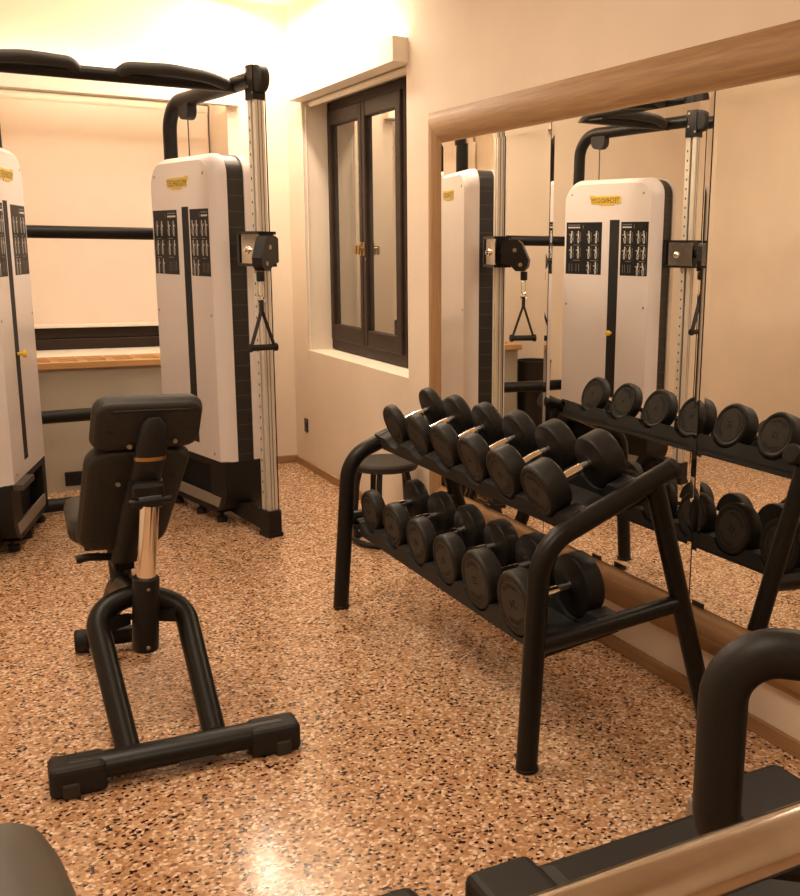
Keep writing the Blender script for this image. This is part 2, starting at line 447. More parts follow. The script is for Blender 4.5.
for i in range(5):
    yb, ya = joints[i]-.003, joints[i+1]+.003
    mb = MB(); mb.use('mirror_glass')
    O = [(XM-BD, ya, ZM0), (XM-BD, yb, ZM0), (XM-BD, yb, ZM1), (XM-BD, ya, ZM1)]
    I = [(XM, ya+BV, ZM0+BV), (XM, yb-BV, ZM0+BV), (XM, yb-BV, ZM1-BV), (XM, ya+BV, ZM1-BV)]
    Bk = [(XM+.010, y, z) for _, y, z in O]
    b0 = len(mb.v); mb.v += [V(q) for q in O+I+Bk]
    mb.face([b0+4, b0+5, b0+6, b0+7])
    for k in range(4):
        j = (k+1) % 4; mb.face([b0+k, b0+j, b0+4+j, b0+4+k])
    mb.use('mirror_edge')
    for k in range(4):
        j = (k+1) % 4; mb.face([b0+k, b0+8+k, b0+8+j, b0+j])
    mb.face([b0+11, b0+10, b0+9, b0+8])
    pn = mb.build('mirror_panel', mir)
    for yc in ({1: 2.945, 2: 2.37}.get(i, (ya+yb)/2),):
        MB().bbox((XM-.003, yc-.028, ZM0-.002), (XM+.006, yc+.028, ZM0+.014), .001).build('clip', pn, 'plastic_dark')

# ------------------------------------------------------------------ CABLE MACHINE
TH = radians(12); CX0 = .75
U = V((-sin(TH), cos(TH), 0)); NV = V((-cos(TH), -sin(TH), 0)); OC = V((1.412, 4.903, 0))
cm = thing('cable_machine', (CX0, 5.2, 0), 'white and black double cable machine with two weight towers and a pull-up bar', 'gym machine')

def rpoly(u0, u1, z0, z1, rf, rb, n=7, rbl=0, rfl=0):   # u-z rounded silhouette, front(u0) top radius rf, back(u1) top radius rb
    pts = []
    def arc(cu, cz, r, a0, a1):
        for k in range(n+1):
            a = a0+(a1-a0)*k/n; pts.append((cu+r*cos(a), cz+r*sin(a)))
    if rfl: arc(u0+rfl, z0+rfl, rfl, pi*1.5, pi)
    else: pts.append((u0, z0))
    arc(u0+rf, z1-rf, rf, pi, pi/2)
    arc(u1-rb, z1-rb, rb, pi/2, 0)
    if rbl: arc(u1-rbl, z0+rbl, rbl, 0, -pi/2)
    else: pts.append((u1, z0))
    return pts

def tower(left):
    th = radians(16) if left else TH
    U = V((-sin(th), cos(th), 0)); NV = V((-cos(th), -sin(th), 0)); off = [0]
    def T(u, v, z):
        P = OC + U*(u+off[0]) + NV*v; P.z = z
        if left: P.x = 2*CX0 - P.x
        return P
    F = lambda u, z, v: T(u, v, z)
    rdir = 1 if left else -1           # on inner face, rightwards in u
    side = 'left' if left else 'right'
    if left: off[0] = -.075
    # ---- white shroud: two shells either side of the band
    sh = MB(); sh.use('shroud_white')
    for s in (1, -1):
        rings = []
        for v, ins in ((.046, .0), (.075, .002), (.098, .012), (.114, .026), (.125, .040)):
            poly = rpoly(.235+ins, 1.0-ins*.8, .352, 1.897-ins*.8, .105, .14-ins*.3)
            rings.append([T(u, s*v, z) for u, z in poly])
        sh.loops(rings, True, True, True, True)
    tw = sh.build('weight_tower', cm, auto=40)
    bd = MB(); bd.prism(rpoly(.243, .993, .352, 1.890, .10, .135), F, -.0475, .0475, smooth=True)
    bd.build('spine_band', tw, 'spine_band', auto=60)
    # ---- slot with ridge
    s = MB(); s.use('hole_dark').prism([(.515, .42), (.515, 1.642), (.592, 1.642), (.592, .42)], F, .10, .1262)
    s.use('shroud_white').prism([(.592, .42), (.592, 1.645), (.628, 1.645), (.628, .42)], F, .10, .1275)
    s.use('plastic_dark')
    for k in range(18): s.prism([(.520, .44+.026*k), (.520, .462+.026*k), (.587, .462+.026*k), (.587, .44+.026*k)], F, .10, .1268)
    s.build('weight_slot', tw)
    pz = .93 if left else .66
    pn = MB(); pn.use('pin_yellow').lathe(T(.555, .126, pz), NV if not left else V((cos(th), -sin(th), 0)), [(0, .008), (.02, .008), (.022, .017), (.038, .017), (.042, .012)], 16)
    pn.build('selector_pin', tw)
    # ---- posters
    for (ua, ub) in ((.655, .955), (.287, .500)):
        po = MB(); po.use('poster_black').prism([(ua, 1.297), (ua, 1.629), (ub, 1.629), (ub, 1.297)], F, .10, .1258)
        def G(u, z): return T(u, .1264, z)
        def quad(u_, z_, wu, wz, tilt=0):
            b = len(po.v); c_, s_ = cos(tilt), sin(tilt)
            for a, bb in ((-1,-1),(1,-1),(1,1),(-1,1)):
                x = a*wu/2; y = bb*wz/2
                po.v.append(G(u_ + (x*c_-y*s_), z_ + (x*s_+y*c_)))
            po.face([b, b+1, b+2, b+3], False)
        w_ = ub-ua
        uL = ua if rdir > 0 else ub          # left edge as seen
        X = lambda fr: uL + rdir*fr*w_
        po.use('poster_grey'); quad(X(.78), 1.612, w_*.34, .006); quad(X(.52), 1.600, .005, .022)
        po.use('poster_figure'); quad(X(.78), 1.596, w_*.34, .009)
        rnd = random.Random(3+int(ua*100)+left)
        for r in range(3):
            for c in range(4):
                if r == 2 and ((c == 3) or (c == 2)): 
                    po.use('poster_grey'); quad(X(.62+.2*(c-2)), 1.34, .004, .05); quad(X(.70+.2*(c-2)), 1.34, .004, .05); continue
                uc = X(.15 + .20*c + (.10 if c > 1 else 0)); zc = 1.535 - r*.098
                po.use('poster_grey'); quad(uc - rdir*.018, zc, .004, .062)
                po.use('poster_figure')
                ti = rnd.uniform(-.25, .25)
                quad(uc, zc+.010, .011, .032, ti); quad(uc+ti*-.02, zc+.033, .010, .011)
                quad(uc-.004, zc-.022, .005, .034, ti*.5+.12); quad(uc+.006, zc-.022, .005, .034, ti*.5-.12)
                quad(uc+rdir*.012, zc+.014, .016, .0045, rnd.uniform(-.8, .8))
            if r < 2:
                po.use('poster_grey'); quad(X(.2), 1.484-r*.098, w_*.2, .004); quad(X(.7), 1.484-r*.098, w_*.2, .004)
        po.build('exercise_poster', tw)
    # ---- logos on both broad faces
    for s in (1, -1):
        v0 = s*.1262; d = rdir*s
        lo = MB(); lo.use('logo_yellow')
        out = [(-.100,-.012),(-.100,.022),(-.088,.030),(.070,.030),(.078,.036),(.106,.036),(.106,.020),(.092,-.004),(.092,-.020),(.040,-.020),(.036,-.030),(-.052,-.030),(-.058,-.020),(-.092,-.020)]
        b = len(lo.v)
        lo.prism(out, lambda p, q, w_: T(.632 + d*p*1.24, w_, 1.760 + q*.95), s*.12, v0+s*.0015)
        lo.use('logo_black')
        put_text(lo, 'TECHNOGYM', lambda x, y: T(.634 + d*x, v0+s*.0022, 1.762+y), .225, .032)
        lo.build('logo_badge', tw)
    for (u, z) in ((.915, 1.803), (.335, 1.800), (.945, 1.10), (.305, 1.103), (.34, .385)):
        for s in (1, -1):
            MB().lathe(T(u, s*.124, z), (T(u, s*2, z)-T(u, s*.1, z)), [(0, .008), (.0025, .008), (.0035, .006)], 12).build('screw', tw, 'screw_metal')
    # ---- black base
    ba = MB(); ba.use('powder_black')
    ba.prism(rpoly(.240, .415, .075, .354, .004, .004, rfl=.12), F, -.118, .118, True)
    ba.prism([(.41, .312), (.41, .354), (.995, .354), (.995, .312)], F, -.118, .118)
    ba.prism([(.92, .08), (.92, .32), (.995, .32), (.995, .08)], F, -.118, .118)
    ba.prism([(.34, .065), (.41, .10), (.995, .10), (.995, .065)], F, -.118, .118)
    ba.use('hole_dark').prism([(.41, .09), (.41, .32), (.93, .32), (.93, .09)], F, -.05, .05)
    bo = ba.build('tower_base', cm, auto=40)
    st = MB(); st.prism([(.33, .098), (.30, .155), (.92, .155), (.92, .098)], F, .112, .121)
    st.build('base_strip', bo, 'grey_strip')
    for u, vv in ((.63, .08), (.40, .07), (.93, .08), (.93, -.08), (.40, -.07)):
        fo = MB(); fo.rcyl(T(u, vv, .0), T(u, vv, .03), .028, 16); fo.cyl(T(u, vv, .02), T(u, vv, .09), .012, 12)
        fo.build('levelling_foot', bo, 'rubber_black')
    if left:
        fl = MB(); fl.prism([(.27, .325), (.27, .351), (.50, .351), (.50, .325)], F, .10, .165); fl.build('base_flap', bo, 'plastic_grey')
    off[0] = 0
    # ---- arm, column
    ar = MB(); ar.prism([(.02, .03), (.02, .115), (.45, .125), (.45, .06)], F, -.035, .035)
    ar.prism([(.03, .115), (.06, .145), (.13, .145), (.15, .12)], F, -.037, .037)
    ar.use('powder_black'); ar.build('base_arm', cm)
    fo = MB(); fo.prism(rpoly(-.050, .044, .0, .137, .006, .006), F, -.036, .036, False); fo.prism(rpoly(-.055, .049, .0, .022, .004, .004), F, -.041, .041)
    fo.use('powder_black'); fo.build('column_foot', cm)
    co = MB(); co.use('aluminium')
    co.prism([(-.036, .13), (-.036, 2.15), (-.011, 2.15), (-.011, .13)], F, -.023, .023)
    co.prism([(.004, .13), (.004, 2.15), (.036, 2.15), (.036, .13)], F, -.023, .0245)
    co.use('aluminium_shade').prism([(-.012, .13), (-.012, 2.15), (.005, 2.15), (.005, .13)], F, -.015, .015)
    for vv in (-.008, .008):
        co.prism([(-.037, .13), (-.037, 2.15), (-.033, 2.15), (-.033, .13)], F, vv-.002, vv+.002)
    co.use('hole_dark')
    k = 0; z = .22
    while z < 2.08:
        co.prism([(.016, z), (.016, z+.012), (.024, z+.012), (.024, z)], F, .023, .0251); z += .055
    co.build('column', cm)
    # ---- top bracket with pulley wheel
    tb = MB(); tb.use('satin_black')
    tb.prism(rpoly(-.034, .034, 2.165, 2.276, .006, .006), F, -.030, .030)
    tb.prism([(-.040, 2.120), (-.040, 2.175), (.040, 2.175), (.040, 2.120)], F, -.032, .032)
    to = tb.build('top_bracket', cm)
    n_ = (T(0, 1, 0)-T(0, 0, 0))
    pw = MB(); pw.lathe(T(-.044, -.026, 2.212), n_, [(0, .050), (.006, .062), (.020, .064), (.032, .064), (.046, .062), (.052, .050)], 28)
    pw.build('pulley_wheel', to, 'plastic_dark')
    for (u, z) in ((.018, 2.255), (.018, 2.180), (-.028, 2.150)):
        MB().lathe(T(u, .030, z), n_, [(0, .007), (.003, .007), (.004, .005)], 10).build('bolt', to, 'screw_metal')
    # ---- pipe from bracket to tower back
    pi_ = MB(); pi_.tube([T(.03, 0, 2.218), T(.40, .0, 2.205), T(.90-.02*left, .03-.02*left, 2.185), T(.905-.02*left, .03-.02*left, 1.85)], .037, 20, bend=[.5, .15], bseg=10)
    pp = pi_.build('top_pipe', cm, 'tube_black')
    pk = MB(); pk.prism(rpoly(.655, .765, 2.09, 2.17, .008, .008, rbl=.045, rfl=.045), F, -.012, .040, True); pk.build('cable_guide', pp, 'plastic_dark')
    for (a, b) in ((T(.71, .014, 2.1), T(.71, .014, 1.86)), (T(-.091, .0, 2.205), T(-.091, .0, 1.49)), (T(-.091, .0, 1.40), T(-.091, 0, .13))):
        MB().tube([a, b], .0032, 8).build('steel_cable', cm, 'satin_black')
    # ---- carriage
    ZK = 1.436; H = .083
    ca = MB(); ca.use('satin_black')
    ca.prism([(-.058, ZK-H), (-.058, ZK+H), (.060, ZK+H), (.060, ZK-H)], F, -.036, .038)
    for s in (1, -1):
        for r_ in ([(-.066, ZK+H-.014), (-.066, ZK+H), (.150, ZK+H), (.150, ZK+H-.014)], [(-.066, ZK-H), (-.066, ZK-H+.014), (.150, ZK-H+.014), (.150, ZK-H)]):
            ca.prism(r_, F, s*.030, s*.048)
    ca.prism(rpoly(.128, .152, ZK-H, ZK+H, .008, .008, rbl=.008, rfl=.008), F, -.048, .048, True)
    co_ = ca.build('pulley_carriage', cm, auto=40)
    n_ = (T(0, 1, 0)-T(0, 0, 0))
    for s in (1, -1):
        fp = MB(); fp.prism([(-.058, ZK-H+.012), (-.058, ZK+H-.012), (.116, ZK+H-.012), (.116, ZK-H+.012)], F, s*.036, s*.042)
        fp.build('face_plate', co_, 'brushed_steel')
        kb = MB(); kb.lathe(T(.055, s*.041, ZK-.005), n_*s, [(0, .020), (.006, .020), (.008, .013), (.018, .012), (.020, .008)], 18); kb.build('bolt', co_, 'chrome')
    # swivelling pulley block, turned towards the handle
    e0 = V((-.098, -.018)); ed = V((-.5, .86)).normalized(); en = V((-ed.y, ed.x))
    B_ = lambda p, z, w_: T(e0.x + ed.x*p + en.x*w_, e0.y + ed.y*p + en.y*w_, z)
    pb = MB()
    poly = [(.005, ZK+.050), (.005, ZK-.060), (.060, ZK-.075), (.085, ZK-.100), (.128, ZK-.100), (.150, ZK-.078), (.155, ZK-.040), (.115, ZK+.048), (.095, ZK+.062), (.03, ZK+.062)]
    pb.prism(poly, B_, -.027, .027)
    pbo = pb.build('pulley_block', co_, 'satin_black')
    bn_ = B_(0, 0, 1)-B_(0, 0, 0)
    MB().tube([T(-.05, .0, ZK), T(-.118, .022, ZK)], .024, 14).build('swivel_arm', co_, 'satin_black')
    for s in (1, -1):
        for (p, z) in ((.080, ZK+.010), (.112, ZK-.066)):
            bl = MB(); bl.lathe(B_(p, z, s*.0265), bn_*s, [(0, .011), (.003, .011), (.005, .007)], 12)
            bl.build('bolt', co_, 'screw_metal')
    # ---- hanging stirrup handle
    hu, hv = -.160, .092
    hd = thing('stirrup', T(hu, hv, .96), 'black stirrup handle hanging from the pulley of the %s weight tower' % ('left' if left else 'right'), 'handle', 'cable handles')
    MB().rcyl(T(hu, hv, ZK-.1015), T(hu, hv, ZK-.148), .019, 16).build('cable_stop', hd, 'rubber_black')
    cb = MB(); zt, zb_ = ZK-.148, ZK-.225
    loop = [T(hu, hv, zt+.01), T(hu, hv+.011, zt-.012), T(hu, hv+.012, zb_+.015), T(hu, hv, zb_-.004), T(hu, hv-.012, zb_+.015), T(hu, hv-.011, zt-.012), T(hu, hv, zt+.01)]
    cb.tube(loop, .0035, 8, bend=.006, bseg=3)
    ring = [T(hu+.0*cos(a), hv+.016*sin(a), zb_-.008+.016*cos(a)) for a in [2*pi*k/16 for k in range(17)]]
    cb.tube(ring, .0035, 8)
    cb.build('carabiner', hd, 'chrome')
    st = MB(); zg = .978
    def strap(a, b, w=.013, t=.0025):
        a, b = V(a), V(b); d = (b-a).normalized(); uu = (T(1, 0, 0)-T(0, 0, 0)); nn = d.cross(uu).normalized()
        pts = []
        for q in (a, b):
            pts += [q-uu*w-nn*t, q+uu*w-nn*t, q+uu*w+nn*t, q-uu*w+nn*t]
        st.hexa(pts)
    strap(T(hu, hv, zb_-.010), T(hu, hv, zb_-.060), .012, .006)
    strap(T(hu, hv, zb_-.055), T(hu, hv+.062, zg)); strap(T(hu, hv, zb_-.055), T(hu, hv-.062, zg))
    st.build('strap', hd, 'strap_black')
    gr = MB(); a = T(hu, hv-.072, zg); b = T(hu, hv+.072, zg)
    gr.lathe(a, b-a, [(0, .020), (.012, .020), (.013, .015), (.131, .015), (.132, .020), (.144, .020)], 18)
    gr.build('grip', hd, 'rubber_black')
    return T
TR = tower(False); TL = tower(True)
# bars between the towers
for z, u, r, nm in ((1.508, 1.015, .033, 'cross_tube'), (.535, 1.015, .036, 'cross_tube'), (.048, 1.015, .036, 'cross_tube')):
    MB().cyl(TL(u-.05, 0, z), TR(u, 0, z), r, 20).build(nm, cm, 'tube_black')
a = TR(.19, 0, 2.203); b = TL(.19, 0, 2.203)
pb = MB().tube([b, a], .031, 20).build('pull_up_bar', cm, 'tube_black')
for s in (1, -1):
    g = MB(); X = lambda d: CX0 + s*d
    y = a.y
    g.tube([(X(.085), y, 2.205), (X(.12), y-.040, 2.235), (X(.30), y-.075, 2.238), (X(.50), y-.06, 2.222), (X(.57), y-.01, 2.205)], .028, 16, bend=[.05, .2, .2], bseg=6)
    g.build('padded_grip', pb, 'vinyl_black')

# ------------------------------------------------------------------ WASTE BIN (seen in the mirror)
bn = thing('waste_bin', (.245, 6.44, 0), 'black round waste bin by the left end of the radiator cover, seen in the mirror', 'bin')
m_ = MB(); m_.lathe((.245, 6.44, 0), (0, 0, 1), [(0, .105), (.02, .11), (.62, .128), (.63, .132), (.64, .132), (.64, .122), (.60, .120), (.03, .10)], 28)
m_.build('body', bn, 'bin_black')

# ------------------------------------------------------------------ STOOL
sx, sy = 1.895, 4.55
stl = thing('stool', (sx, sy, 0), 'low black round stool behind the far end of the dumbbell rack', 'stool')
m_ = MB(); m_.lathe((sx, sy, 0), (0, 0, 1), [(.372, .140), (.376, .160), (.388, .168), (.404, .168), (.414, .160), (.418, .135)], 32); m_.build('seat', stl, 'vinyl_black')
for k in range(5):
    a = radians(72*k+20); c, s = cos(a), sin(a)
    P = lambda r, z: V((sx+r*c, sy+r*s, z))
    lg = MB(); lg.tube([P(.118, .385), P(.138, .31), P(.148, .18), P(.15, .015)], .026, 12, bend=.2, flat=.012); lg.build('leg', stl, 'satin_black')
rg = MB(); rg.tube([V((sx+.155*cos(2*pi*k/32), sy+.155*sin(2*pi*k/32), .016)) for k in range(33)], .016, 10); rg.build('base_ring', stl, 'satin_black')

# ------------------------------------------------------------------ DUMBBELL RACK
RY0, RY1 = 2.24, 3.735
rk = thing('dumbbell_rack', (1.7, 2.99, 0), 'black two-tier dumbbell rack standing in front of the wall mirror', 'rack')
rt = .031
for y in (RY0, RY1):
    f = MB(); dz = -.03 if y > 3 else 0; f.tube([(1.355, y, 0), (1.388 if y < 3 else 1.402, y, .655+dz), (1.835, y, .832+dz)], rt, 20, bend=.14, bseg=12); f.build('front_leg', rk, 'tube_black')
    f = MB(); f.tube([(1.770, y, .795+(-.03 if y > 3 else 0)), (2.018, y, .0)], rt-.001, 20); f.build('back_leg', rk, 'tube_black')
    f = MB(); f.rcyl((1.825, y, .828+dz), (1.842, y, .8347+dz), .0335, 20); f.build('end_cap', rk, 'plastic_dark')
    f = MB(); f.tube([(1.365, y, .368), (1.895, y, .414)], .027, 18); f.build('cross_rail', rk, 'tube_black')
    for (x, yy) in ((1.357, y), (2.017, y)):
        f = MB(); f.rcyl((x, yy, 0), (x, yy, .012), .0335, 18); f.build('foot_pad', rk, 'rubber_black')

def frame_of(cx, cz, tilt):
    A = V((cos(tilt), 0, sin(tilt))); N_ = V((-sin(tilt), 0, cos(tilt)))
    return lambda a, y, n: V((cx, 0, cz)) + A*a + N_*n + V((0, y, 0))
def tray(name, cx, cz, tilt, ys, rad, half, rear, lipf):
    """wavy front and rear saddle rails with a channel between; cz is the dumbbell axis height"""
    W = frame_of(cx, cz, tilt)
    tr = MB(); tr.use('tray_black')
    y0, y1 = RY0+.034, RY1-.055
    n = 132
    def top(y):
        d = min((abs(y-q), r) for q, r in zip(ys, rad))
        q, r = d
        rr = r + .003
        k = math.sqrt(max(rr*rr-q*q, 0)) if q < rr else 0
        return -max(k, -crest + .010*max(0, 1-abs(q-.085)/.05)*0)
    crest = -.054
    for (a0, a1, lp_) in ((-half, -half+.07, lipf), (half-.07, half, lipf-rear)):
        ring0, ring1, b0, b1 = [], [], [], []
        for k in range(n+1):
            y = y0+(y1-y0)*k/n
            t_ = min(top(y), crest)
            ring0.append(W(a0, y, t_)); ring1.append(W(a1, y, t_))
            b0.append(W(a0, y, -lp_)); b1.append(W(a1, y, -lp_))
        b = len(tr.v); tr.v += ring0+ring1+b0+b1; m = n+1
        for k in range(n):
            tr.face([b+k, b+k+1, b+m+k+1, b+m+k], False)
            tr.face([b+2*m+k, b+2*m+k+1, b+k+1, b+k], False)
            tr.face([b+m+k, b+m+k+1, b+3*m+k+1, b+3*m+k], False)
            tr.face([b+3*m+k, b+3*m+k+1, b+2*m+k+1, b+2*m+k], False)
        tr.face([b, b+m, b+3*m, b+2*m]); tr.face([b+n, b+2*m+n, b+3*m+n, b+m+n])
    tr.prism([(-half+.06, -lipf), (-half+.06, -lipf+.008), (half, -lipf+.008), (half, -lipf)], lambda a, n_, y: W(a, y, n_), y0, y1)
    ob = tr.build(name, rk, auto=50)
    return W
ysT = [3.545, 3.318, 3.092, 2.868, 2.650, 2.418]
ysB = [3.590, 3.360, 3.130, 2.900, 2.668, 2.425]
RT = [.0815, .082, .0825, .083, .083, .083]
RB = [.085, .0855, .086, .0865, .097, .099]
TT = [.041, .046, .052, .058, .067, .078]
TB = [.050, .053, .057, .061, .065, .067]
tiltT, tiltB = radians(20.5), radians(7)
cT = (1.607, .808); cB = (1.542, .443)
WT = tray('upper_tray', *cT, tiltT, ysT, RT, .128, -.012, .112)
WB = tray('lower_tray', *cB, tiltB, ysB, RB, .132, .0, .116)
# tray brackets to the end frames
for y, s in ((RY0+.025, 1), (RY1-.025, -1)):
    f = MB(); f.hexa([WT(-.13, y-.012, -.094), WT(.13, y-.012, -.094), WT(.13, y+.012, -.094), WT(-.13, y+.012, -.094), WT(-.13, y-.012, -.074), WT(.13, y-.012, -.074), WT(.13, y+.012, -.074), WT(-.13, y+.012, -.074)])
    f.build('tray_bracket', rk, 'tray_black')
    f = MB(); f.hexa([WB(-.14, y-.012, -.098), WB(.14, y-.012, -.098), WB(.14, y+.012, -.098), WB(-.14, y+.012, -.098), WB(-.14, y-.012, -.078), WB(.14, y-.012, -.078), WB(.14, y+.012, -.078), WB(-.14, y+.012, -.078)])
    f.build('tray_bracket', rk, 'tray_black')
    # saddle end flaps
    for W, h in ((WT, .128), (WB, .132)):
        for a0 in (-h+.002, h-.068):
            f = MB(); yy = y + (.03 if s > 0 else -.010); f.hexa([W(a0, yy-.022, -.064), W(a0+.065, yy-.022, -.064), W(a0+.065, yy+.022, -.064), W(a0, yy+.022, -.064), W(a0, yy-.022, -.052), W(a0+.065, yy-.022, -.052), W(a0+.065, yy+.022, -.052), W(a0, yy+.022, -.052)])
            f.build('saddle_flap', rk, 'plastic_dark')

# ------------------------------------------------------------------ DUMBBELLS
def dumbbell(W, y, r, t, kg, label, group, handle=.125, seed=0):
    rnd = random.Random(seed)
    d = thing('dumbbell', W(0, y, 0), label, 'dumbbell', group)
    ax = (W(1, 0, 0)-W(0, 0, 0)).normalized()
    hm = MB(); p = [(-handle/2, .0125), (-handle/2+.02, .0145), (0, .0165), (handle/2-.02, .0145), (handle/2, .0125)]
    hm.lathe(W(0, y, 0), ax, p, 20); hm.build('handle', d, 'chrome')
    upv = (W(0, 0, 1)-W(0, 0, 0)).normalized()
    for s in (-1, 1):
        o = W(s*handle/2, y, 0); dr = ax*s
        h = MB(); h.use('rubber_black')
        rd = .006
        prof = [(-.004, .022), (0, .030), (.001, r-.012), (.004, r-.004), (.010, r), (t-.012, r), (t-.006, r-.002), (t-.001, r-.007), (t, r-.012), (t-.003, r*.745), (t-.004, r*.74)]
        h.lathe(o, dr, prof, 40, cap=True)
        h.use('rubber_grey'); h.lathe(o + dr*(t-.005), dr, [(0, r*.735), (.0025, r*.725), (.0030, r*.70)], 36)
        ho = h.build('head', d, auto=28)
        # moulded lettering, readable from outside
        rot = rnd.uniform(0, 2*pi)
        right = upv.cross(dr).normalized()
        E1 = right*cos(rot) + upv*sin(rot); E2 = -right*sin(rot) + upv*cos(rot)
        c0 = o + dr*(t-.0012)
        mk = MB(); mk.use('rubber_mark')
        put_text(mk, kg, lambda x, y_: c0 + E1*x + E2*y_, None, r*.26)
        word = 'TECHNOGYM'
        for base in (pi/2, -pi/2):
            for i, chx in enumerate(word):
                a = base - (i-4)*.175
                rad = E1*cos(a) + E2*sin(a); tan = E1*sin(a) - E2*cos(a)
                put_text(mk, chx, lambda x, y_: c0 + rad*(r*.575+y_) + tan*x, None, r*.135)
        mk.build('lettering', ho)
    return d
ordn = ['first', 'second', 'third', 'fourth', 'fifth', 'sixth']
KT = ['2', '4', '6', '8', '10', '12']; KB = ['14', '16', '18', '20', '22', '24']
for i in range(6):
    where = ''
    dumbbell(WT, ysT[i], RT[i], TT[i], KT[i], 'black rubber dumbbell on the upper tray, %s from the far end%s' % (ordn[i], where), 'dumbbells on the upper tray', .122, 10+i)
    dumbbell(WB, ysB[i], RB[i], TB[i], KB[i], 'black rubber dumbbell on the lower tray, %s from the far end%s' % (ordn[i], where), 'dumbbells on the lower tray', .135, 30+i)

# ------------------------------------------------------------------ BENCH
bc = thing('weight_bench', (.49, 3.2, 0), 'black adjustable weight bench with upright backrest and chrome post, seen from behind', 'bench')
E0, E1_ = V((.162, 2.738, .055)), V((.836, 2.700, .055))
dB = (E1_-E0).normalized()
f = MB(); f.tube([E0+dB*.05, E1_-dB*.05], .045, 20, flat=.036); fbar = f.build('foot_bar', bc, 'tube_black')
for s, e in ((1, E0), (-1, E1_)):
    c = MB(); ln = .145
    M = Matrix.Translation(e) @ Matrix.Rotation(math.atan2(dB.y, dB.x)+(0 if s > 0 else pi), 4, 'Z')
    c.bbox((0, -.050, -.055), (ln, .050, .032), .018, 3, M); co = c.build('end_cap', fbar, 'plastic_dark', auto=60)
    c2 = MB(); c2.bbox((.03, -.057, -.055), (.075, .057, -.012), .006, 2, M); c2.build('rubber_foot', fbar, 'rubber_grey')
lb = MB(); P0 = E0+dB*.33; M = Matrix.Translation(P0) @ Matrix.Rotation(math.atan2(dB.y, dB.x), 4, 'Z')
lb.bbox((-.0, -.040, -.032), (.10, -.034, -.018), .001, 1, M); lb.build('sticker', fbar, 'plastic_grey')
f = MB(); f.tube([(.372, 2.775, .06), (.345, 3.085, .365), (.475, 3.12, .405), (.605, 3.085, .345), (.609, 2.770, .06)], .0335, 18, bend=[.085, .3, .085], bseg=8)
f.build('rear_frame', bc, 'tube_black')
f = MB(); f.rcyl((.477, 3.045, .240), (.489, 3.03, .477), .039, 24, .008); sl = f.build('post_sleeve', bc, 'powder_black')
for z, x in ((.262, .478), (.445, .488)): MB().lathe((x-.0, 2.998, z), (0, -1, 0), [(0, .006), (.004, .006), (.006, .004)], 10).build('bolt', sl, 'screw_metal')
f = MB(); f.cyl((.488, 3.032, .45), (.508, 3.012, .700), .028, 24); f.build('chrome_post', bc, 'chrome')
f = MB(); f.cyl((.450, 3.012, .708), (.570, 3.012, .712), .012, 14); f.cyl((.477, 3.012, .709), (.542, 3.012, .711), .022, 18); f.build('pivot', bc, 'satin_black')

def pad(name, corners, thick, parent, mat, rnd=.22, puff=.010, seam=True, n=48):
    """corners: BL, BR, TR, TL of the near face; body grows away along the face normal"""
    BL, BR, TR_, TL_ = [V(c) for c in corners]
    nrm = (BR-BL).cross(TL_-BL).normalized()     # toward viewer
    def pt(s, t): return (BL*(1-s)+BR*s)*(1-t) + (TL_*(1-s)+TR_*s)*t
    W_ = (BR-BL).length; H_ = (TL_-BL).length
    out = []
    rr = rnd*min(W_, H_)
    for (cx, cy, a0) in ((W_-rr, rr, -pi/2), (W_-rr, H_-rr, 0), (rr, H_-rr, pi/2), (rr, rr, pi)):
        for k in range(9):
            a = a0+pi/2*k/8; out.append(((cx+rr*cos(a))/W_, (cy+rr*sin(a))/H_))
    def ring(sc, dep):
        return [pt(.5+(s-.5)*(1-2*sc/W_), .5+(t-.5)*(1-2*sc/H_)) - nrm*dep for s, t in out]
    mb = MB()
    rings = [ring(.030, -.004), ring(.012, -.001), ring(.003, .004), ring(.001, .010), ring(.0, .016), ring(-.004, .022), ring(-.006, thick*.5), ring(-.002, thick*.75), ring(.012, thick*.93), ring(.035, thick)]
    mb.loops(rings, True, True, True, True)
    o = mb.build(name, parent, mat, auto=50)
    return o, nrm, pt
lp, nl, ptl = pad('backrest', [(.328, 3.24, .510), (.581, 3.24, .505), (.658, 3.09, .838), (.362, 3.09, .848)], .07, bc, 'vinyl_black')
hp, nh, pth = pad('head_pad', [(.369, 3.08, .852), (.672, 3.08, .850), (.685, 3.03, .992), (.384, 3.03, 1.000)], .075, bc, 'vinyl_black', .25)
for o, P, w_ in ((hp, pth, .5),):
    g = MB(); pts = [P(.15+.70*k/8, .87) + nh*.005 for k in range(9)]
    g.tube(pts, .003, 8); g.build('seam', o, 'hole_dark')
for o, P, nn, sp in ((hp, pth, nh, ((.14, .45), (.86, .45))), (lp, ptl, nl, ((.14, .75), (.86, .75), (.16, .13), (.82, .13)))):
    g = MB()
    for s, t in sp:
        c = P(s, t)+nn*.0045; r_ = (P(s+.02, t)-P(s-.02, t)).normalized()*.009; u_ = V((0, 0, .0025))
        g.hexa([c-r_-u_, c+r_-u_, c+r_+u_, c-r_+u_, c-r_-u_+nn*.001, c+r_-u_+nn*.001, c+r_+u_+nn*.001, c-r_+u_+nn*.001])
    g.build('stitch', o, 'hole_dark')
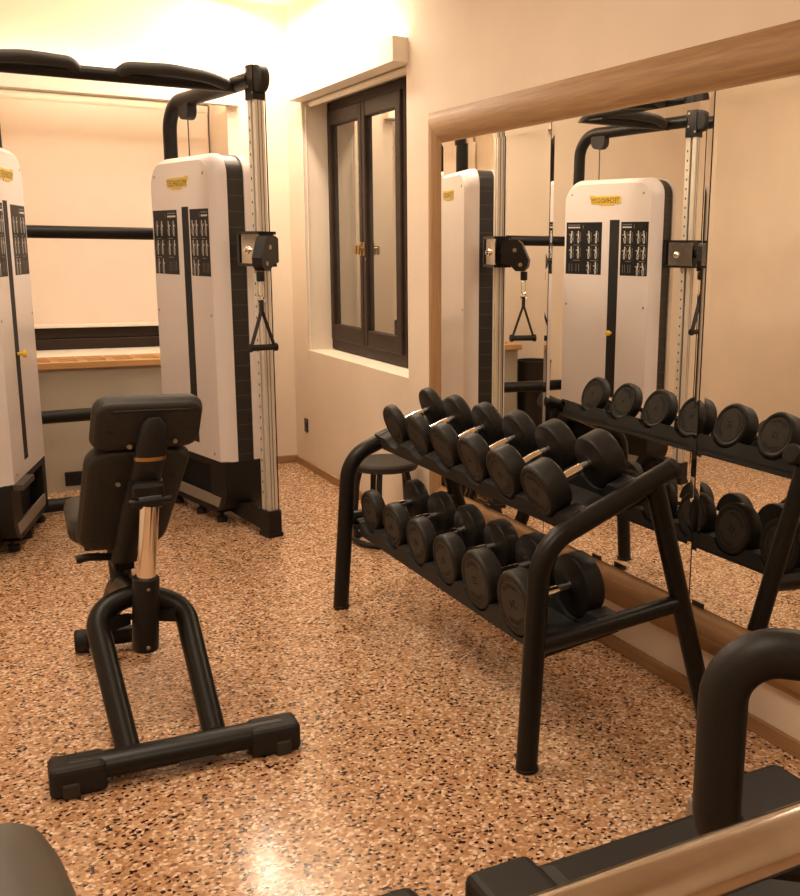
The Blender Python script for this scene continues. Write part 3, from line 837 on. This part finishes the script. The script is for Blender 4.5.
# central spine bracket up the back
sb = MB()
def ell(c, a, b, k, n=20): return [V(c) + V((a*cos(2*pi*i/n), b*sin(2*pi*i/n), 0)) for i in range(n)]
rings = []
for (x, y, z, a, b) in ((.465, 3.24, .47, .045, .032), (.490, 3.13, .66, .046, .036), (.508, 3.085, .745, .046, .038), (.524, 3.06, .82, .046, .036), (.531, 3.045, .87, .045, .030), (.537, 3.028, .935, .036, .020), (.538, 3.024, .955, .018, .012)):
    rings.append(ell((x, y, z), a, b, 0))
sb.loops(rings, True, True, True, True); so = sb.build('spine_bracket', bc, 'plastic_dark')
g = MB(); g.loops([ell((.5255, 3.058, .826), .0475, .0366, 0), ell((.527, 3.054, .838), .0475, .0355, 0)], True, False, False, True); g.build('gold_label_ring', so, 'brass')
g = MB(); g.bbox((.462, 3.000, .712), (.552, 3.10, .765), .012, 2); g.build('post_bracket', so, 'powder_black')
for (x, y, z) in ((.470, 3.065, .868), (.600, 3.065, .875), (.440, 3.125, .745), (.560, 3.12, .750)):
    g = MB(); g.cyl((x, y-.012, z), (x, y+.03, z), .007, 10); g.build('bolt', so, 'screw_metal')
# seat and under-frame
sp_, ns, pts_ = pad('seat', [(.318, 3.33, .590), (.600, 3.33, .590), (.600, 3.72, .585), (.345, 3.72, .585)], .085, bc, 'vinyl_black', .2)
f = MB(); f.bbox((.36, 3.36, .478), (.57, 3.62, .503), .01); f.build('seat_plate', bc, 'plastic_dark')
f = MB(); f.tube([(.475, 3.10, .395), (.465, 3.25, .385), (.46, 3.42, .33), (.45, 3.72, .085)], .036, 16, bend=.12, bseg=5); f.build('main_beam', bc, 'tube_black')
f = MB(); f.tube([(.462, 3.33, .36), (.462, 3.38, .49)], .034, 14); f.bbox((.43, 3.26, .43), (.495, 3.40, .46), .008); f.build('seat_post', bc, 'powder_black')
f = MB(); f.tube([(.375, 3.731, .045), (.575, 3.712, .045)], .032, 16); fb2 = f.build('front_foot', bc, 'tube_black')
for x, y in ((.368, 3.731), (.575, 3.712)):
    f = MB(); f.rcyl((x-.024, y+.003, .042), (x+.024, y-.003, .042), .042, 22, .01); f.build('wheel', fb2, 'rubber_black')
for s in (-1, 1):
    f = MB(); f.hexa([(.475+s*.10, 3.05, .31), (.475+s*.03, 3.08, .315), (.475+s*.03, 3.10, .315), (.475+s*.10, 3.07, .31), (.475+s*.10, 3.05, .355), (.475+s*.03, 3.08, .345), (.475+s*.03, 3.10, .345), (.475+s*.10, 3.07, .355)])
    f.build('gusset', bc, 'powder_black')
f = MB(); f.cyl((.40, 3.09, .335), (.58, 3.09, .335), .010, 12); f.build('adjuster_rod', bc, 'satin_black')
f = MB(); f.tube([(.44, 3.30, .47), (.36, 3.28, .485), (.325, 3.28, .48)], .013, 12, bend=.03); f.build('adjuster_lever', bc, 'rubber_black')

# ------------------------------------------------------------------ EXERCISE MACHINE, near right
em = thing('exercise_machine', (1.35, 1.2, 0), 'black floor machine with padded loop handle and brushed steel rail in the near right corner', 'gym machine')
DZ = .20
b = MB()
rings = []
for z, ins in ((.03, .0), (DZ-.03, .0), (DZ-.008, .008), (DZ, .03)):
    rings.append([V(q) for q in ((.99+ins, .55, z), (1.44-ins*0, .55, z), (1.44, 1.60-ins, z), (.99+ins, 1.60-ins, z))])
b.loops(rings, True, True, True, False); b.build('deck', em, 'plastic_dark')
c = MB(); c.bbox((.842, .60, 0), (1.00, 1.640, DZ+.002), .022, 3); c.build('end_cap', em, 'plastic_dark', auto=60)
c = MB(); c.bbox((1.46, .60, 0), (1.745, 1.675, DZ+.004), .025, 3); c.build('end_cap', em, 'plastic_dark', auto=60)
c = MB(); c.bbox((1.432, .62, .03), (1.466, 1.64, DZ+.002), .003); c.build('joint_strip', em, 'grey_strip')
c = MB(); c.bbox((.69, 1.45, 0), (.81, 1.815, .09), .03, 3)
c.build('foot_block', em, 'plastic_dark', auto=60)
c = MB(); c.box((.78, 1.36, .012), (.90, 1.46, .06)); c.build('foot_link', em, 'powder_black')
h = MB(); h.tube([(1.36, .62, .885), (.865, .93, .945), (.865, .93, .655), (1.36, .62, .600)], .033, 24, bend=.068, bseg=10); h.build('loop_handle', em, 'rubber_black')
h = MB(); h.tube([(.30, .60, .918), (1.36, .60, .918)], .0265, 28); h.build('steel_rail', em, 'brushed_steel')
h = MB(); h.bbox((1.30, .50, .15), (1.42, .70, 1.02), .02, 2); h.build('upright', em, 'powder_black')

# ------------------------------------------------------------------ second machine, near left (only its grip is in view)
eb = thing('exercise_bike', (-.12, .75, 0), 'dark grey padded grip of a machine cut off at the near left corner', 'gym machine')
h = MB()
a, b_ = V((-.008, .76, 1.003)), V((.042, .50, .905))
h.lathe(a, b_-a, [(-.012, .0), (-.012, .018), (-.006, .034), (.006, .048), (.03, .052), (.30, .052)], 28); h.build('padded_grip', eb, 'pad_grey')
h = MB(); h.tube([b_, (.02, .45, .80), (-.12, .55, .70), (-.12, .75, .06)], .028, 16, bend=.06); h.build('stem', eb, 'tube_black')
h = MB(); h.bbox((-.32, .62, 0), (.08, .88, .07), .02, 3); h.build('base', eb, 'plastic_dark')

# ------------------------------------------------------------------ LIGHTS
def area(name, loc, rot, sx, sy, e, col=(1, .76, .47)):
    l = bpy.data.lights.new(name, 'AREA'); l.shape = 'RECTANGLE'; l.size = sx; l.size_y = sy; l.energy = e; l.color = col
    o = bpy.data.objects.new(name, l); COL.objects.link(o); o.location = loc; o.rotation_euler = rot
    return o
WARM = (1, .81, .615)
area('cove_lamp', (.75, 5.0, 2.90), (radians(20), 0, 0), 2.2, .25, 27, WARM)
area('cove_lamp', (1.74, 5.8, 2.90), (0, radians(8), 0), .12, 1.4, 40, WARM)
area('ceiling_lamp', (.2, 3.1, 2.90), (0, 0, 0), 1.0, 1.0, 46, WARM)
area('ceiling_lamp', (.2, .6, 2.90), (0, 0, 0), .9, .9, 31, WARM)
wd = bpy.data.worlds.new('night'); SC.world = wd; wd.use_nodes = True
wd.node_tree.nodes['Background'].inputs[0].default_value = (.9, .65, .4, 1); wd.node_tree.nodes['Background'].inputs[1].default_value = .05

# ------------------------------------------------------------------ CAMERA
F_, PX, PY = 1003.8, 509.1, 455.5
yaw, pit, rol = radians(29.84), radians(11.6), radians(-.77)
fw = V((sin(yaw)*cos(pit), cos(yaw)*cos(pit), -sin(pit))); rg_ = V((cos(yaw), -sin(yaw), 0)); dn = fw.cross(rg_)
r_ = rg_*cos(rol) + dn*sin(rol); d_ = -rg_*sin(rol) + dn*cos(rol)
cam = bpy.data.cameras.new('camera'); cam.sensor_fit = 'HORIZONTAL'; cam.sensor_width = 36; cam.lens = 36*F_/800
cam.shift_x = (400-PX)/800; cam.shift_y = (PY-448)/800; cam.clip_start = .02
co = bpy.data.objects.new('camera', cam); COL.objects.link(co)
co.matrix_world = Matrix(((r_.x, -d_.x, -fw.x, 0), (r_.y, -d_.y, -fw.y, 0), (r_.z, -d_.z, -fw.z, 1.45), (0, 0, 0, 1)))
SC.camera = co
SC.view_settings.view_transform = 'Standard'; SC.view_settings.look = 'None'; SC.view_settings.exposure = 0.0
SC.cycles.max_bounces = 10; SC.cycles.glossy_bounces = 6; SC.cycles.diffuse_bounces = 5
